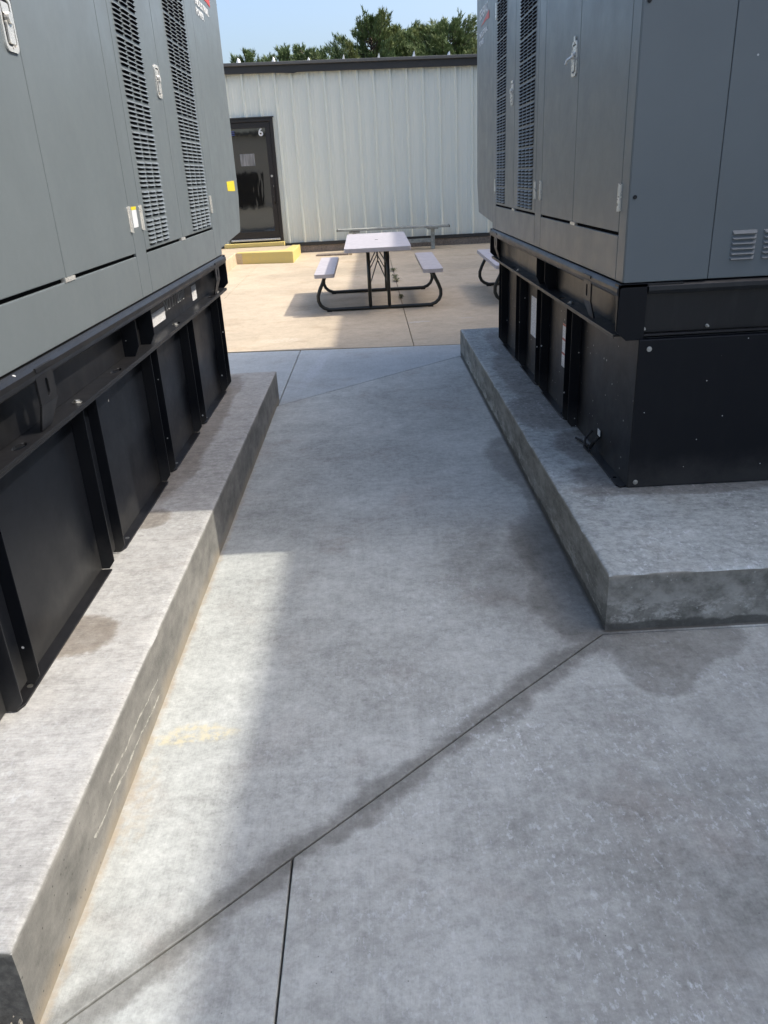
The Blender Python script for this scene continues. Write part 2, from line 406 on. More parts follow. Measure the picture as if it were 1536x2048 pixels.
q = N('door_glass'); P = q.pos()
M['glass'] = q.fin((.012, .012, .011), .03, q.bump(q.noise(q.mapping(P, scale=(9, 9, 1.6)), 1, 2, .5), .05, .02), spec=1.0); M['glass'].node_tree.nodes['Principled BSDF'].inputs['IOR'].default_value = 1.9
q = N('pine_bark'); P = q.obj()
M['bark'] = q.fin(q.mix(q.noise(P, 8, 5, .7), (.045, .032, .024), (.11, .085, .065)), .9)
q = N('pine_needles'); P = q.obj()
rnd = q.new('ShaderNodeObjectInfo').outputs['Random']
c = q.mix(q.ramp(q.noise(P, 1.6, 4, .7), .3, .7), (.07, .115, .045), (.17, .22, .085))
c = q.mix(q.ramp(q.noise(P, .5, 2, .5), .5, .65, 0, .6), c, (.22, .235, .09))
M['needle'] = q.fin(c, .6, spec=.3)
M['needle'].node_tree.nodes['Principled BSDF'].inputs['Transmission Weight'].default_value = 0
M['weed'] = flat('weed_green', (.16, .16, .08), .8, nz=.3)
M['chip'] = concrete('chipped_concrete', (.22, .20, .16), 'X', var=.5, streak=.02, bump=.8)

# ------------------------------------------------------------------ ground, walkway, courtyard
g = MB().add([(-600, -600, -.13), (600, -600, -.13), (600, 900, -.13), (-600, 900, -.13)], [(0, 1, 2, 3)])
g.build('ground', M['ground'], kind='structure')

def inset(poly, d):
    """shrink a CCW polygon by d"""
    n = len(poly); out = []
    for i in range(n):
        p0, p1, p2 = Vector(poly[i-1]), Vector(poly[i]), Vector(poly[(i+1) % n])
        a = (p1 - p0).normalized(); b = (p2 - p1).normalized()
        na = Vector((-a.y, a.x)); nb = Vector((-b.y, b.x)); k = 1 + na.dot(nb)
        out.append(tuple(p1 + (na + nb) * (d / max(k, .2))))
    return out
walk = MB().box((-3.4, -5, -.125), (4.2, 7.2, -.045)).build('walkway', M['chip'], kind='structure')
JD = [(-.9, .865), (-.689, 1.010), (-.612, 1.078), (-.463, 1.209), (-.264, 1.393), (.005, 1.634), (.321, 1.923), (.735, 2.289)]
def gz(y):      # ground height of the courtyard
    P_ = [(7.2, 0), (9.0, .022), (11.0, .056), (16.6, .145)]
    if y <= 7.2: return 0
    for (a, b), (c, d) in zip(P_, P_[1:]):
        if y <= c: return b + (d - b) * (y - a) / (c - a)
    return .145
XY = lambda u, v, t: (u, v, t)
def slab(poly, mat, parent, top=0., th_=.09, gap=.0025):
    p = inset(poly, gap)
    return MB().poly(p, top - th_, top, XY).build('slab', mat, parent, bevel=.003, seg=2)
slab([(-3.3, -4.9)] + [(-.256, -4.9), (-.264, 1.393), (-.463, 1.209), (-.612, 1.078), (-.689, 1.010), (-.9, .865), (-3.3, .5)], M['walk'], walk)
slab([(-.256, -4.9), (4.1, -4.9), (4.1, 2.289), (.735, 2.289), (.321, 1.923), (.005, 1.634), (-.264, 1.393)], M['walk'], walk)
slab([(-.9, .865), (-.689, 1.010), (-.612, 1.078), (-.463, 1.209), (-.264, 1.393), (.005, 1.634), (.321, 1.923), (.735, 2.289), (4.1, 2.289), (4.1, 6.95), (.90, 6.93), (.739, 6.791), (-.727, 5.468), (-.9, 5.3)], M['walk'], walk, gap=.0025)
slab([(-.727, 5.468), (.739, 6.791), (.90, 6.93), (1.3, 7.25), (-.711, 7.40)], M['walk2'], walk, gap=.005)
slab([(-3.3, 5.3), (-.9, 5.3), (-.727, 5.468), (-.711, 7.40), (-3.3, 7.60)], M['walk2'], walk, gap=.0025)

court = MB().box((-12, 7.1, -.125), (6.1, 16.2, -.06)).build('courtyard', M['chip'], kind='structure')
def cslab(xa0, xa1, xb0, xb1, y0l, y0r, y1):
    """courtyard slab from (xa0..xa1 at near edge) to (xb0..xb1 at y1) following the slope"""
    mb = MB(); n = 12; m_ = 8; vs = []; fs = []
    for i in range(n + 1):
        t = i / n
        for j in range(m_ + 1):
            s = j / m_
            ynear = y0l + (y0r - y0l) * s
            y = ynear + (y1 - ynear) * t
            x = (xa0 + (xa1 - xa0) * s) * (1 - t) + (xb0 + (xb1 - xb0) * s) * t
            vs.append((x, y, gz(y)))
    for i in range(n):
        for j in range(m_):
            a = i * (m_ + 1) + j; fs.append((a, a + 1, a + m_ + 2, a + m_ + 1))
    mb.add(vs, fs)
    # skirts
    ring = [j for j in range(m_ + 1)] + [(i + 1) * (m_ + 1) - 1 for i in range(1, n + 1)] + [n * (m_ + 1) + j for j in range(m_ - 1, -1, -1)] + [i * (m_ + 1) for i in range(n - 1, 0, -1)]
    base = [(vs[k][0], vs[k][1], vs[k][2] - .07) for k in ring]; k = len(ring)
    sv = [vs[a] for a in ring] + base
    mb.add(sv, [(i, (i + 1) % k, (i + 1) % k + k, i + k) for i in range(k)])
    return mb.build('slab', M['court'], court)
cslab(-2.0, .360, -2.0, .335, 7.53, 7.325, 16.2)
cslab(.368, 3.2, .343, 3.2, 7.325, 7.10, 16.2)
cslab(-12, -2.006, -12, -2.006, 8.2, 7.53, 16.2)
cslab(3.206, 6.1, 3.206, 6.1, 7.10, 6.9, 16.2)

# ------------------------------------------------------------------ concrete pads
def pad(name, x0, x1, y0, y1, h, mat, label):
    bm = bmesh.new()
    nx, ny = max(2, int((x1 - x0) / .05)), int((y1 - y0) / .04)
    prof = [0, .006, .014]
    xs = sorted(set([x0, x0 + .006, x0 + .016] + [x0 + (x1 - x0) * i / nx for i in range(1, nx)] + [x1 - .016, x1 - .006, x1]))
    ys = sorted(set([y0, y0 + .006, y0 + .016] + [y0 + (y1 - y0) * i / ny for i in range(1, ny)] + [y1 - .016, y1 - .006, y1]))
    def zt(x, y):
        d = min(x - x0, x1 - x, y - y0, y1 - y)
        return h - (.008 if d < .001 else (.002 if d < .008 else 0)) + .0012 * noise.noise(Vector((x * 9, y * 9, 0)))
    V = {}
    for i, x in enumerate(xs):
        for j, y in enumerate(ys):
            z = zt(x, y); jx = jy = 0
            if min(x - x0, x1 - x, y - y0, y1 - y) < .001:
                nn = noise.noise(Vector((x * 14, y * 14, 3))) + .7 * noise.noise(Vector((x * 45, y * 45, 9)))
                z -= max(0, nn) * .0035; 
                if x == x0: jx = nn * .0013
                if x == x1: jx = nn * .0013
                if y == y0: jy = nn * .003
            V[i, j] = bm.verts.new((x + jx, y + jy, z))
    for i in range(len(xs) - 1):
        for j in range(len(ys) - 1):
            bm.faces.new((V[i, j], V[i+1, j], V[i+1, j+1], V[i, j+1]))
    ring = [V[i, 0] for i in range(len(xs))] + [V[len(xs)-1, j] for j in range(1, len(ys))] + [V[i, len(ys)-1] for i in range(len(xs)-2, -1, -1)] + [V[0, j] for j in range(len(ys)-2, 0, -1)]
    prev = ring
    for z in (h - .016, h * .66, h * .33, .03, -.04):
        cur = []
        for v in ring:
            nn = noise.noise(Vector((v.co.x * 6, v.co.y * 6, z * 9))) * .0015
            cx = min(max(v.co.x, x0), x1); cy = min(max(v.co.y, y0), y1)
            cur.append(bm.verts.new((cx + nn, cy + nn, z)))
        k = len(ring)
        for i in range(k): bm.faces.new((prev[i], cur[i], cur[(i+1) % k], prev[(i+1) % k]))
        prev = cur
    bmesh.ops.recalc_face_normals(bm, faces=bm.faces)
    me = bpy.data.meshes.new(name); bm.to_mesh(me); bm.free(); me.materials.append(mat)
    me.polygons.foreach_set('use_smooth', [True] * len(me.polygons))
    o = link(name, me, label=label, cat='concrete pad', group='raised concrete pads under the generators')
    es = o.modifiers.new('split', 'EDGE_SPLIT'); es.split_angle = R(50)
    return o
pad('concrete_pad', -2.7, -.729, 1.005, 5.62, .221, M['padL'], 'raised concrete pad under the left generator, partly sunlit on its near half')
pad('concrete_pad', .750, 3.4, 2.312, 6.86, .221, M['padR'], 'raised concrete pad under the right generator, all in shade with damp patches')

# broken concrete bits at the near left corner
rb = MB()
for i in range(150):
    x = -.735 - random.random() ** 1.5 * .30; y = .985 - random.random() ** 1.4 * .10; r = random.uniform(.002, .009)
    c = Vector((x, y, r * .5 + max(0, (y - .93)) * random.random() * 1.4)); vs = []
    for a in ((1,0,0), (-1,0,0), (0,1,0), (0,-1,0), (0,0,1), (0,0,-1)):
        vs.append(c + Vector(a) * r * random.uniform(.6, 1.3))
    rb.add(vs, [(0,2,4), (2,1,4), (1,3,4), (3,0,4), (2,0,5), (1,2,5), (3,1,5), (0,3,5)])
rb.build('broken_concrete', M['chip'], kind='stuff', label='crumbled bits of concrete at the near corner of the left pad', cat='rubble')

# ------------------------------------------------------------------ generators
def gen_handle(parent, side, X, y, z, open_=False):
    """recessed paddle latch; side=+1 means the door faces +X"""
    f = lambda u, v, t: (X + side * t, y + u, z + v)
    mb = MB()
    mb.poly(rrect(-.043, -.070, .043, .070, .020), .0, .006, f, holes=[rrect(-.033, -.057, .033, .057, .014)])
    mb.poly(rrect(-.033, -.057, .033, .057, .014), .0005, .0012, f, mi=1)
    mb.poly(rrect(-.020, -.050, .020, .006, .008), .003, .009, f)
    mb.poly(rrect(-.024, .022, .024, .050, .006), .0015, .005, f)
    mb.cyl(f(0, .012, .002), (side, 0, 0), .015, .014)
    for v in (-.058, .058): mb.cyl(f(0, v, .006), (side, 0, 0), .004, .002, 8)
    if open_:
        mb.tube([f(0, .012, .01), f(.008, -.004, .034), f(.012, -.022, .040)], .006, 8)
        mb.poly(rrect(-.012, .062, .010, .088, .006), .002, .008, f)
    mb.build('handle', [M['chrome'], M['steel_dark']], parent, bevel=.0012)
def gen_hinge(parent, side, X, y, z, wide=.030):
    f = lambda u, v, t: (X + side * t, y + u, z + v)
    mb = MB()
    mb.poly(rrect(-wide / 2, -.048, wide / 2, .048, .004), 0, .004, f)
    mb.cyl(f(0, -.050, .006), (0, 0, 1), .006, .100, 10)
    for v in (-.036, .036):
        mb.cyl(f(wide * .36, v, .003), (side, 0, 0), .0042, .004, 8)
    mb.build('hinge', M['chrome'], parent, bevel=.0008)
LV_MESH = {}
def louver_mesh(w_, side):
    k = (round(w_, 4), side)
    if k in LV_MESH: return LV_MESH[k]
    h = .0098; d = .0105; a = w_ / 2; c = .014
    S = side
    vs = [(0, -a, h), (0, a, h), (S * d * .75, -a + c, h * .42), (S * d * .75, a - c, h * .42), (S * d, -a + c, .0), (S * d, a - c, .0), (0, -a, 0), (0, a, 0)]
    mb = MB().add(vs, [(0, 1, 3, 2), (2, 3, 5, 4), (0, 2, 4, 6), (1, 7, 5, 3)], 0).add(vs, [(6, 4, 5, 7)], 1)
    # dark slot that the pressed hood stands over
    e = .0006
    mb.add([(S * e, -a + .010, -.0070), (S * e, a - .010, -.0070), (S * e, a - .002, -.001), (S * e, a - .002, .0), (S * e, -a + .002, .0), (S * e, -a + .002, -.001)], [(0, 1, 2, 3, 4, 5)], 1)
    me = mb.mesh('louver', [M['graylv'], M['void']])
    LV_MESH[k] = me; return me

def text_mesh(txt, size, mat, u_dir, origin, name, parent, depth=.0006, bold=0., sx=1., shear=0., label=None):
    cu_ = bpy.data.curves.new('t', 'FONT'); cu_.body = txt; cu_.size = size; cu_.extrude = depth; cu_.offset = bold; cu_.shear = shear
    o = bpy.data.objects.new('t', cu_); COL.objects.link(o)
    dg = bpy.context.evaluated_depsgraph_get(); me = bpy.data.meshes.new_from_object(o.evaluated_get(dg))
    bpy.data.objects.remove(o); me.name = name
    me.materials.clear(); me.materials.append(mat)
    u = Vector(u_dir); v = Vector((0, 0, 1)); n = u.cross(v)
    for vt in me.vertices:
        c = vt.co.copy(); vt.co = Vector(origin) + u * c.x * sx + v * c.y + n * c.z
    return link(name, me, parent, label=label)

def generator(S, P_, label):
    """S=+1: generator on the right (its visible side faces -X); S=-1: the one on the left."""
    F = -S                      # outward normal sign of the visible side
    X = S * .965; W = 1.75      # side plane, overall depth in x
    XB = S * (.965 + W)
    y0, y1, yh = P_['near'], P_['far'], P_['hood']
    ZT = 2.76
    root = thing('generator', label, 'generator', 'industrial generators on concrete pads', (S * 1.8, (y0 + y1) / 2, .221))
    T = Vector(root.location)
    mb_ = lambda: MB()
    def rel(o):                 # geometry is written in world coordinates
        o.location = (-T.x, -T.y, -T.z); return o
    side = lambda u, v, t: (X - F * (-t), u, v)     # u=y, v=z, t=outward distance
    # --- tank
    xt = S * 1.040; tn, tf = P_['tank']
    mb = MB(); mb.box((xt, tn, .224), (S * 2.62, tf, .850))
    tank = rel(mb.build('fuel_tank', M['black'], root, bevel=.004))
    # base flanges between stiffeners
    st = P_['posts']
    segs = P_['flange']
    for a, b in segs:
        fm = MB()
        fm.poly([(a + .012, xt), (b - .004, xt), (b - .004, S * 1.0), (a + .03, S * 1.0), (a + .002, S * 1.012)] if True else [], .2225, .229, lambda u, v, t: (v, u, t))
        fo = fm.build('base_flange', M['blackf'], tank, bevel=.001)
        if b - a > .3:
            hb = MB(); hb.cyl((S * 1.019, a + .11, .229), (0, 0, 1), .0085, .0012, 14); hb.build('flange_hole', M['zinc'] if S < 0 else M['void'], tank)
    for (a, b) in st:
        sm = MB()
        for y in (a, b):
            out = [(xt, .232), (S * 1.0, .232 + .0), (S * .990, .262), (S * .990, .850), (xt, .850)]
            out = [(xt, .226), (S * 1.012, .226), (S * .990, .255), (S * .990, .850), (xt, .850)]
            sm.poly(out, y, y + .005, lambda u, v, t: (u, t, v))
        sm.box((xt - S * .012, a + .004, .24), (xt - S * .009, b + .001, .848))
        sm.build('stiffener', M['black'], tank, bevel=.001)
        bb = MB()
        for z in (.835, .60, .42):
            bb.cyl((S * .990, (a + b) / 2 if z > .8 else a, z), (F, 0, 0), .006, .004, 8) if z > .8 else None
        bb.v and bb.build('bolt', M['zinc'], tank)
    # near-face bolts
    for (bx, bz) in ((1.083, .812), (1.073, .247), (2.0, .812), (2.0, .247)):
        b = MB(); b.cyl((S * bx, tn, bz), (0, -1, 0), .0105, .002, 16); b.cyl((S * bx, tn - .002, bz), (0, -1, 0), .0068, .004, 6)
        b.build('bolt', M['zinc'], tank, bevel=.0008)
    # --- skid frame (channel)
    sk = MB()
    ya, yb = y0 + .0, y1 + .0
    sk.box((S * 1.028, ya + .004, .862), (S * 1.034, yb - .004, 1.03))                     # web
    # top rail with rounded nose
    rail = [(S * .955, 1.020)] + [(S * (.947 + .010 * (1 - math.sin(R(a)))), 1.028 + .030 * (i / 6)) for i, a in enumerate(range(0, 181, 30))] + [(S * .957, 1.063), (S * 2.66, 1.063), (S * 2.66, 1.020)]
    rail = [(S * .957, 1.012), (S * .948, 1.020), (S * .944, 1.034), (S * .945, 1.048), (S * .952, 1.058), (S * .962, 1.063), (S * 1.20, 1.063), (S * 1.20, 1.05), (S * .964, 1.05), (S * .957, 1.044), (S * .957, 1.03)]
    sk.poly(rail, ya - .004, yb + .004, lambda u, v, t: (u, t, v))
    # bottom flange plate with holes
    holes = []
    for hy, hw in P_['slots']:
        holes.append([(S * .990 + .016 * math.cos(R(a)), hy + hw * math.sin(R(a))) for a in range(0, 360, 24)])
    sk.poly([(S * .957, ya + .05), (S * 1.030, ya + .05), (S * 1.030, yb - .03), (S * .957, yb - .03)], .853, .862, XY, holes=holes)
    sk.box((S * .957, ya + .05, .845), (S * .960, yb - .03, .853))
    # near and far end beams: web + lips
    for ye, d in ((ya, 1), (yb, -1)):
        yo = ye + d * .030
        sk.box((S * 1.064, yo, .868), (S * 2.60, yo + d * .006, 1.03))
        sk.poly([(ye - .001 * d, 1.022), (ye - d * .008, 1.036), (ye - d * .006, 1.052), (ye + d * .006, 1.063), (ye + d * .25, 1.063), (ye + d * .25, 1.05), (ye + d * .01, 1.05), (ye + d * .008, 1.022)],
                S * 1.066, S * 2.60, lambda u, v, t: (t, u, v))
        sk.box((S * 1.062, ye + d * .001, .858), (S * 2.60, ye + d * .034, .866))
        sk.box((S * 1.062, ye + d * .012, .846), (S * 2.60, ye + d * .03, .852))
    skid = rel(sk.build('skid_frame', M['blackf'], root, bevel=.0025))
    # corner posts of skid (closed box with tapered foot)
    for ye, d in ((ya, 1), (yb, -1)):
        cb = MB(); out = [(S * .950, 1.064), (S * 1.062, 1.064), (S * 1.062, .846), (S * .992, .846), (S * .950, .885)]
        cb.poly(out, ye - d * .004, ye + d * .004, lambda u, v, t: (u, t, v))
        cb.poly([(ye - d * .004, 1.064), (ye + d * .045, 1.064), (ye + d * .045, 1.02), (ye + d * .012, .99), (ye + d * .004, .90), (ye - d * .004, .885)], S * .949, S * .955, lambda u, v, t: (t, u, v))
        cb.box((S * 1.058, ye + d * .004, .85), (S * 1.064, ye + d * .05, 1.05))
        cb.build('corner_plate', M['black'], skid, bevel=.0015)
    # internal gusset plates (two, close together)
    for gy in P_['gussets']:
        gm = MB(); out = [(S * .962, 1.045), (S * 1.028, 1.045), (S * 1.028, .862), (S * .985, .862), (S * .962, .905)]
        gm.poly(out, gy, gy + .006, lambda u, v, t: (u, t, v)); gm.build('gusset', M['black'], skid, bevel=.001)
    # tie-down brackets with slot
    for by in P_['brackets']:
        bk = MB(); w2 = .062
        # upper vertical leaf with slot
        fz = lambda u, v, t: (S * (.953 - t), by + u, v)
        bk.poly([(-w2, .945), (w2, .945), (w2, 1.040), (-w2, 1.040)], 0, .007, fz, holes=[rrect(-.010, .960, .014, 1.012, .011)])
        bk.add([(S * .946, by - w2, .945), (S * .946, by + w2, .945), (S * .972, by + w2 * .62, .866), (S * .972, by - w2 * .62, .866),
                (S * .953, by - w2, .945), (S * .953, by + w2, .945), (S * .979, by + w2 * .62, .866), (S * .979, by - w2 * .62, .866)],
               [(0,1,2,3), (7,6,5,4), (0,4,5,1), (1,5,6,2), (2,6,7,3), (3,7,4,0)])
        bk.poly([(-w2, 1.040), (w2, 1.040), (w2, 1.052), (-w2, 1.052)], -.004, .012, fz)
        bk.build('lifting_bracket', M['blackf'], skid, bevel=.001)
    for (sy, z_) in P_['skidbolts']:
        b = MB(); b.cyl((S * .985, sy, .8625), (0, 0, 1), .017, .002, 16); b.cyl((S * .985, sy, .8645), (0, 0, 1), .0105, .007, 6)
        b.build('bolt', M['zinc'], skid, bevel=.001)
    for bx, bz in ((1.070, .884), (1.322, .884), (2.1, .884)):
        b = MB(); b.cyl((S * bx, y0 + .030, bz), (0, -1, 0), .0075, .006, 8); b.cyl((S * bx, y0 + .024, bz), (0, -1, 0), .0045, .012, 8); b.build('bolt', M['zinc'], skid, bevel=.0008)
    # --- enclosure core (seen only through the gaps)
    core = MB(); core.box((S * .978, y0 + .015, 1.066), (S * 2.64, y1 - .004, ZT - .004))
    housing = rel(core.build('housing_core', M['void'], root))
    # roof
    rf = MB(); rf.box((S * .960, y0 - .12, ZT), (S * 2.67, y1, ZT + .02)); rel(rf.build('roof_panel', M['gray'], root, bevel=.004))
    def panel(name, ya_, yb_, za, zb, mat='gray', proud=0, th_=.012, parent=root, bevel=.0025):
        p = MB(); p.box((X - S * proud, ya_, za), (X + S * th_, yb_, zb))
        o = p.build(name, M[mat], parent, bevel=bevel)
        if parent is root: rel(o)
        return o
    # corner, mid and far posts
    pz0 = 1.068
    for a, b in P_['frame']:
        panel('frame_post', a, b, pz0, ZT - .002)
    top = panel('header_panel', P_['doors'][0][0] if S > 0 else P_['doors'][0][0], P_['doors'][-1][1], 2.69, ZT - .003)
    for a, b in P_['lower']:
        panel('lower_panel', a + .002, b - .002, pz0, 1.234)
    nlv = 0; cand = []
    for (a, b, lv) in P_['doors']:
        d = panel('louvered_door' if lv else 'plain_door', a + .0022, b - .0022, 1.247, 2.686)
        tab = MB(); 
        if lv:
            for (lx0, ncol, pitch) in lv:
                for r_ in range(78):
                    z = 1.268 + (r_ // 6) * .1155 + (r_ % 6) * .0180
                    if z > 2.64: continue
                    for c_ in range(ncol): cand.append((r_, z, lx0 + pitch * (c_ + .5), pitch, d))
    # nearest louvers are parts, the rest of each door joined
    cand.sort(key=lambda c: (0 if c[1] < 2.62 else 1, (c[2]) ** 2 + (c[1] - 1.5) ** 2 * .6))
    rest = {}
    for i, (r_, z, y, pitch, d) in enumerate(cand):
        if i < 300:
            link('louver', louver_mesh(pitch * .92, F), d, loc=(X, y, z))
        else:
            rest.setdefault(d, []).append((y, z, pitch))
    for d, L in rest.items():
        mb = MB()
        for y, z, pitch in L:
            me = louver_mesh(pitch * .92, F)
            vs = [v.co + Vector((X, y, z)) for v in me.vertices]
            for pl in me.polygons: mb.add([vs[i] for i in pl.vertices], [tuple(range(len(pl.vertices)))], pl.material_index)
        mb.build('louver', [M['graylv'], M['void']], d, kind='stuff')
    doors = [o for o in root.children if 'door' in o.name]
    for (k, y, z, op) in P_['handles']: gen_handle(doors[k], F, X, y, z, op)
    for (k, y, z) in P_['hinges']: gen_hinge(doors[k], F, X, y, z)
    for a, z in P_['tabs']:      # little bright striker plates at the door bottom
        t = MB(); t.box((X - S * .003, a - .045, 1.2335), (X + S * .012, a + .045, 1.2465)); rel(t.build('striker_plate', M['chrome'], root))
    # --- near-end panels (face -Y)
    ye = y0
    ends = [(.966, .0, 1.290), (1.2925, 0, 1.98), (1.9825, 0, 2.66)]
    for k, (a, _, b) in enumerate(ends):
        p = MB(); p.box((S * (a + (.001 if k == 0 else 0)), ye - (.003 if k == 0 else 0), 1.068), (S * b, ye + .010, ZT - .002))
        o = rel(p.build('end_panel', M['gray'], root, bevel=.003))
        if k == 1:
            for c_ in range(3):
                for r_ in range(6):
                    u0 = 1.365 + c_ * .120; z = 1.135 + r_ * .0185
                    l = MB(); w_ = .095; h = .012; dd = .011
                    vs = [(S*u0, ye, z + h), (S*(u0+w_), ye, z + h), (S*(u0+.006), ye - dd, z), (S*(u0+w_-.006), ye - dd, z), (S*u0, ye, z), (S*(u0+w_), ye, z)]
                    l.add(vs, [(0,1,3,2), (0,2,4), (1,5,3)], 0).add(vs, [(4,2,3,5)], 1)
                    l.build('louver', [M['graylv'], M['void']], o)
        if k == 0:
            for z in (1.992, 1.375, 2.6):
                s = MB(); s.cyl((S * .986, ye - .003, z), (0, -1, 0), .0075, .005, 12); s.build('screw', M['rubber'], o, bevel=.001)
    # --- discharge hood
    hd = MB(); hz = P_['hz']
    prof = [(y1 + .001, ZT), (yh, ZT), (yh, 1.395), (yh - .10, 1.165), (yh - .11, 1.150), (y1 + .001, 1.106)]
    hd.poly(prof, S * .9655, S * 2.66, lambda u, v, t: (t, u, v))
    hood = rel(hd.build('discharge_hood', M['gray'], root, bevel=.004))
    for z in P_['hscrew']:
        s = MB(); s.tube([(S * .975, yh, z), (S * .975, yh + .018, z - .002)], .008, 8, radii=[.011, .004]); s.build('screw', M['zinc'], hood)
    # lettering on the hood
    u = (0, 1, 0) if S < 0 else (0, -1, 0); xo = X - S * .0012
    yL = P_['logo']
    def tx(body, size, z, sx=1., dy=0.): text_mesh(body, size, M['white'], u, (xo, yL + u[1] * dy, z), 'lettering', hood, bold=.0022 * size / .08, sx=sx)
    tx('GENERAC', .090, P_['lz'] + .120, 1.12)
    tx('INDUSTRIAL', .052, P_['lz'] - .005, 1.55)
    tx('POWER', .052, P_['lz'] - .060, 1.35)
    sw = MB(); f2 = lambda a, b, t: (xo - S * t, yL + u[1] * a, P_['lz'] + b)
    sw.poly([(.06, .068), (.20, .078), (.36, .098), (.53, .112), (.53, .060), (.40, .070), (.22, .070)], 0, .0008, f2)
    sw.build('swoosh', M['red'], hood)
    return root, tank, skid, hood, doors, rel

PR = dict(near=3.078, far=6.455, hood=7.36, tank=(3.058, 6.28), hz=1.13,
    posts=[(3.925, 4.045), (4.66, 4.80), (5.36, 5.50), (6.13, 6.245)],
    flange=[(3.06, 3.62), (4.06, 4.65), (4.82, 5.35), (5.52, 6.12)],
    slots=[(4.15, .03), (5.6, .03)], gussets=[4.47, 4.70], brackets=[3.52, 6.16], skidbolts=[(3.95, 0), (5.4, 0)],
    frame=[(3.082, 3.176), (4.642, 4.806), (6.29, 6.453)],
    doors=[(3.178, 3.914, None), (3.914, 4.640, None), (4.808, 5.536, [(4.885, 4, .122)]), (5.536, 6.288, [(5.870, 3, .130)])],
    lower=[(3.178, 4.640), (4.808, 6.288)], handles=[(1, 3.995, 1.930, True), (3, 5.625, 1.932, False)],
    hinges=[(0, 3.182, 1.372), (1, 4.648, 1.372), (2, 4.800, 1.372), (3, 6.30, 1.372), (3, 6.30, 2.49)], tabs=[(3.90, 0), (5.52, 0)],
    hscrew=[2.62, 2.45, 1.98, 1.52], logo=7.20, lz=2.45)
gR = generator(1, PR, 'right dark grey enclosed generator on a black fuel tank, standing wholly in shade')
PL = dict(near=1.68, far=5.34, hood=6.32, tank=(1.64, 5.26), hz=1.12,
    posts=[(1.72, 1.84), (2.545, 2.68), (3.43, 3.545), (4.19, 4.335), (5.09, 5.225)],
    flange=[(1.72, 2.54), (2.69, 3.42), (3.56, 4.18), (4.35, 5.08)],
    slots=[(2.05, .035), (2.95, .045), (3.98, .040), (4.88, .035)], gussets=[3.20, 3.45], brackets=[2.21, 5.00], skidbolts=[(2.50, 0), (3.93, 0), (5.1, 0)],
    frame=[(1.70, 1.77), (3.388, 3.548), (5.132, 5.338)],
    doors=[(1.772, 2.575, None), (2.575, 3.386, None), (3.550, 4.282, [(3.610, 3, .125)]), (4.282, 5.130, [(4.545, 4, .131)])],
    lower=[(1.772, 3.386), (3.550, 5.130)], handles=[(0, 2.515, 1.928, False), (2, 4.215, 1.950, False)],
    hinges=[(1, 3.372, 1.378), (2, 3.500 + .045, 1.378), (3, 5.150, 1.378)], tabs=[(2.60, 0), (4.28, 0)],
    hscrew=[2.62, 2.345, 1.935, 1.515], logo=5.48, lz=2.49)
gL = generator(-1, PL, 'sunlit left grey generator on a black fuel tank, yellow sticker on its hood')

# extra pieces that differ between the two
root, tank, skid, hood, doors, rel = gR
for nm, (ya, yb, za, zb), mt in (('information_label', (4.845, 5.205, .475, .725), 'label'), ('warning_label', (4.135, 4.315, .465, .700), 'labelr')):
    p = MB(); p.box((1.0385, ya, za), (1.0395, yb, zb)); p.build(nm, M[mt], tank)
cb = MB()
cb.tube([(1.035, 3.62, .30), (1.00, 3.60, .27), (.985, 3.56, .24), (.992, 3.50, .235), (1.01, 3.56, .242), (1.0, 3.66, .236), (.985, 3.72, .234)], .006, 8)
cb.tube([(1.036, 3.50, .31), (1.015, 3.50, .285), (1.005, 3.53, .245)], .009, 8)
cb.build('drain_hose', M['rubber'], tank)
tg = MB(); tg.box((1.0325, 3.475, .315), (1.0335, 3.515, .345)); tg.build('tag', M['white'], tank)
root, tank, skid, hood, doors, rel = gL
p = MB(); p.add([(-.9640, 5.86, 1.440), (-.9640, 6.18, 1.435), (-.9640, 6.17, 1.505), (-.9640, 5.85, 1.500),
                 (-.9655, 5.86, 1.440), (-.9655, 6.18, 1.435), (-.9655, 6.17, 1.505), (-.9655, 5.85, 1.500)], [(0,1,2,3), (4,5,6,7), (0,1,5,4), (1,2,6,5), (2,3,7,6), (3,0,4,7)])
p.build('yellow_sticker', M['yellow_sticker'], hood)
p = MB(); p.box((-.9640, 3.42, 1.345), (-.9652, 3.490, 1.412)); rel(p.build('door_label', M['white'], root))
p = MB(); p.box((-.9640, 3.42, 1.4125), (-.9652, 3.490, 1.425)); rel(p.build('yellow_label_strip', M['yellow_sticker'], root))
for ya, yb, za, zb, mt in ((3.66, 3.93, .895, .955, 'label'), (4.58, 4.70, .885, .965, 'label'), (4.575, 4.695, .967, .995, 'gutter')):
    p = MB(); p.box((-1.0265, ya, za), (-1.0275, yb, zb)); p.build('name_plate', M[mt], skid)
text_mesh('NO 1 / 0010', .085, M['chalk'], (0, 1, 0), (-1.0270, 3.92, .925), 'chalk_writing', skid, sx=1.05, shear=.15, bold=-.0022)

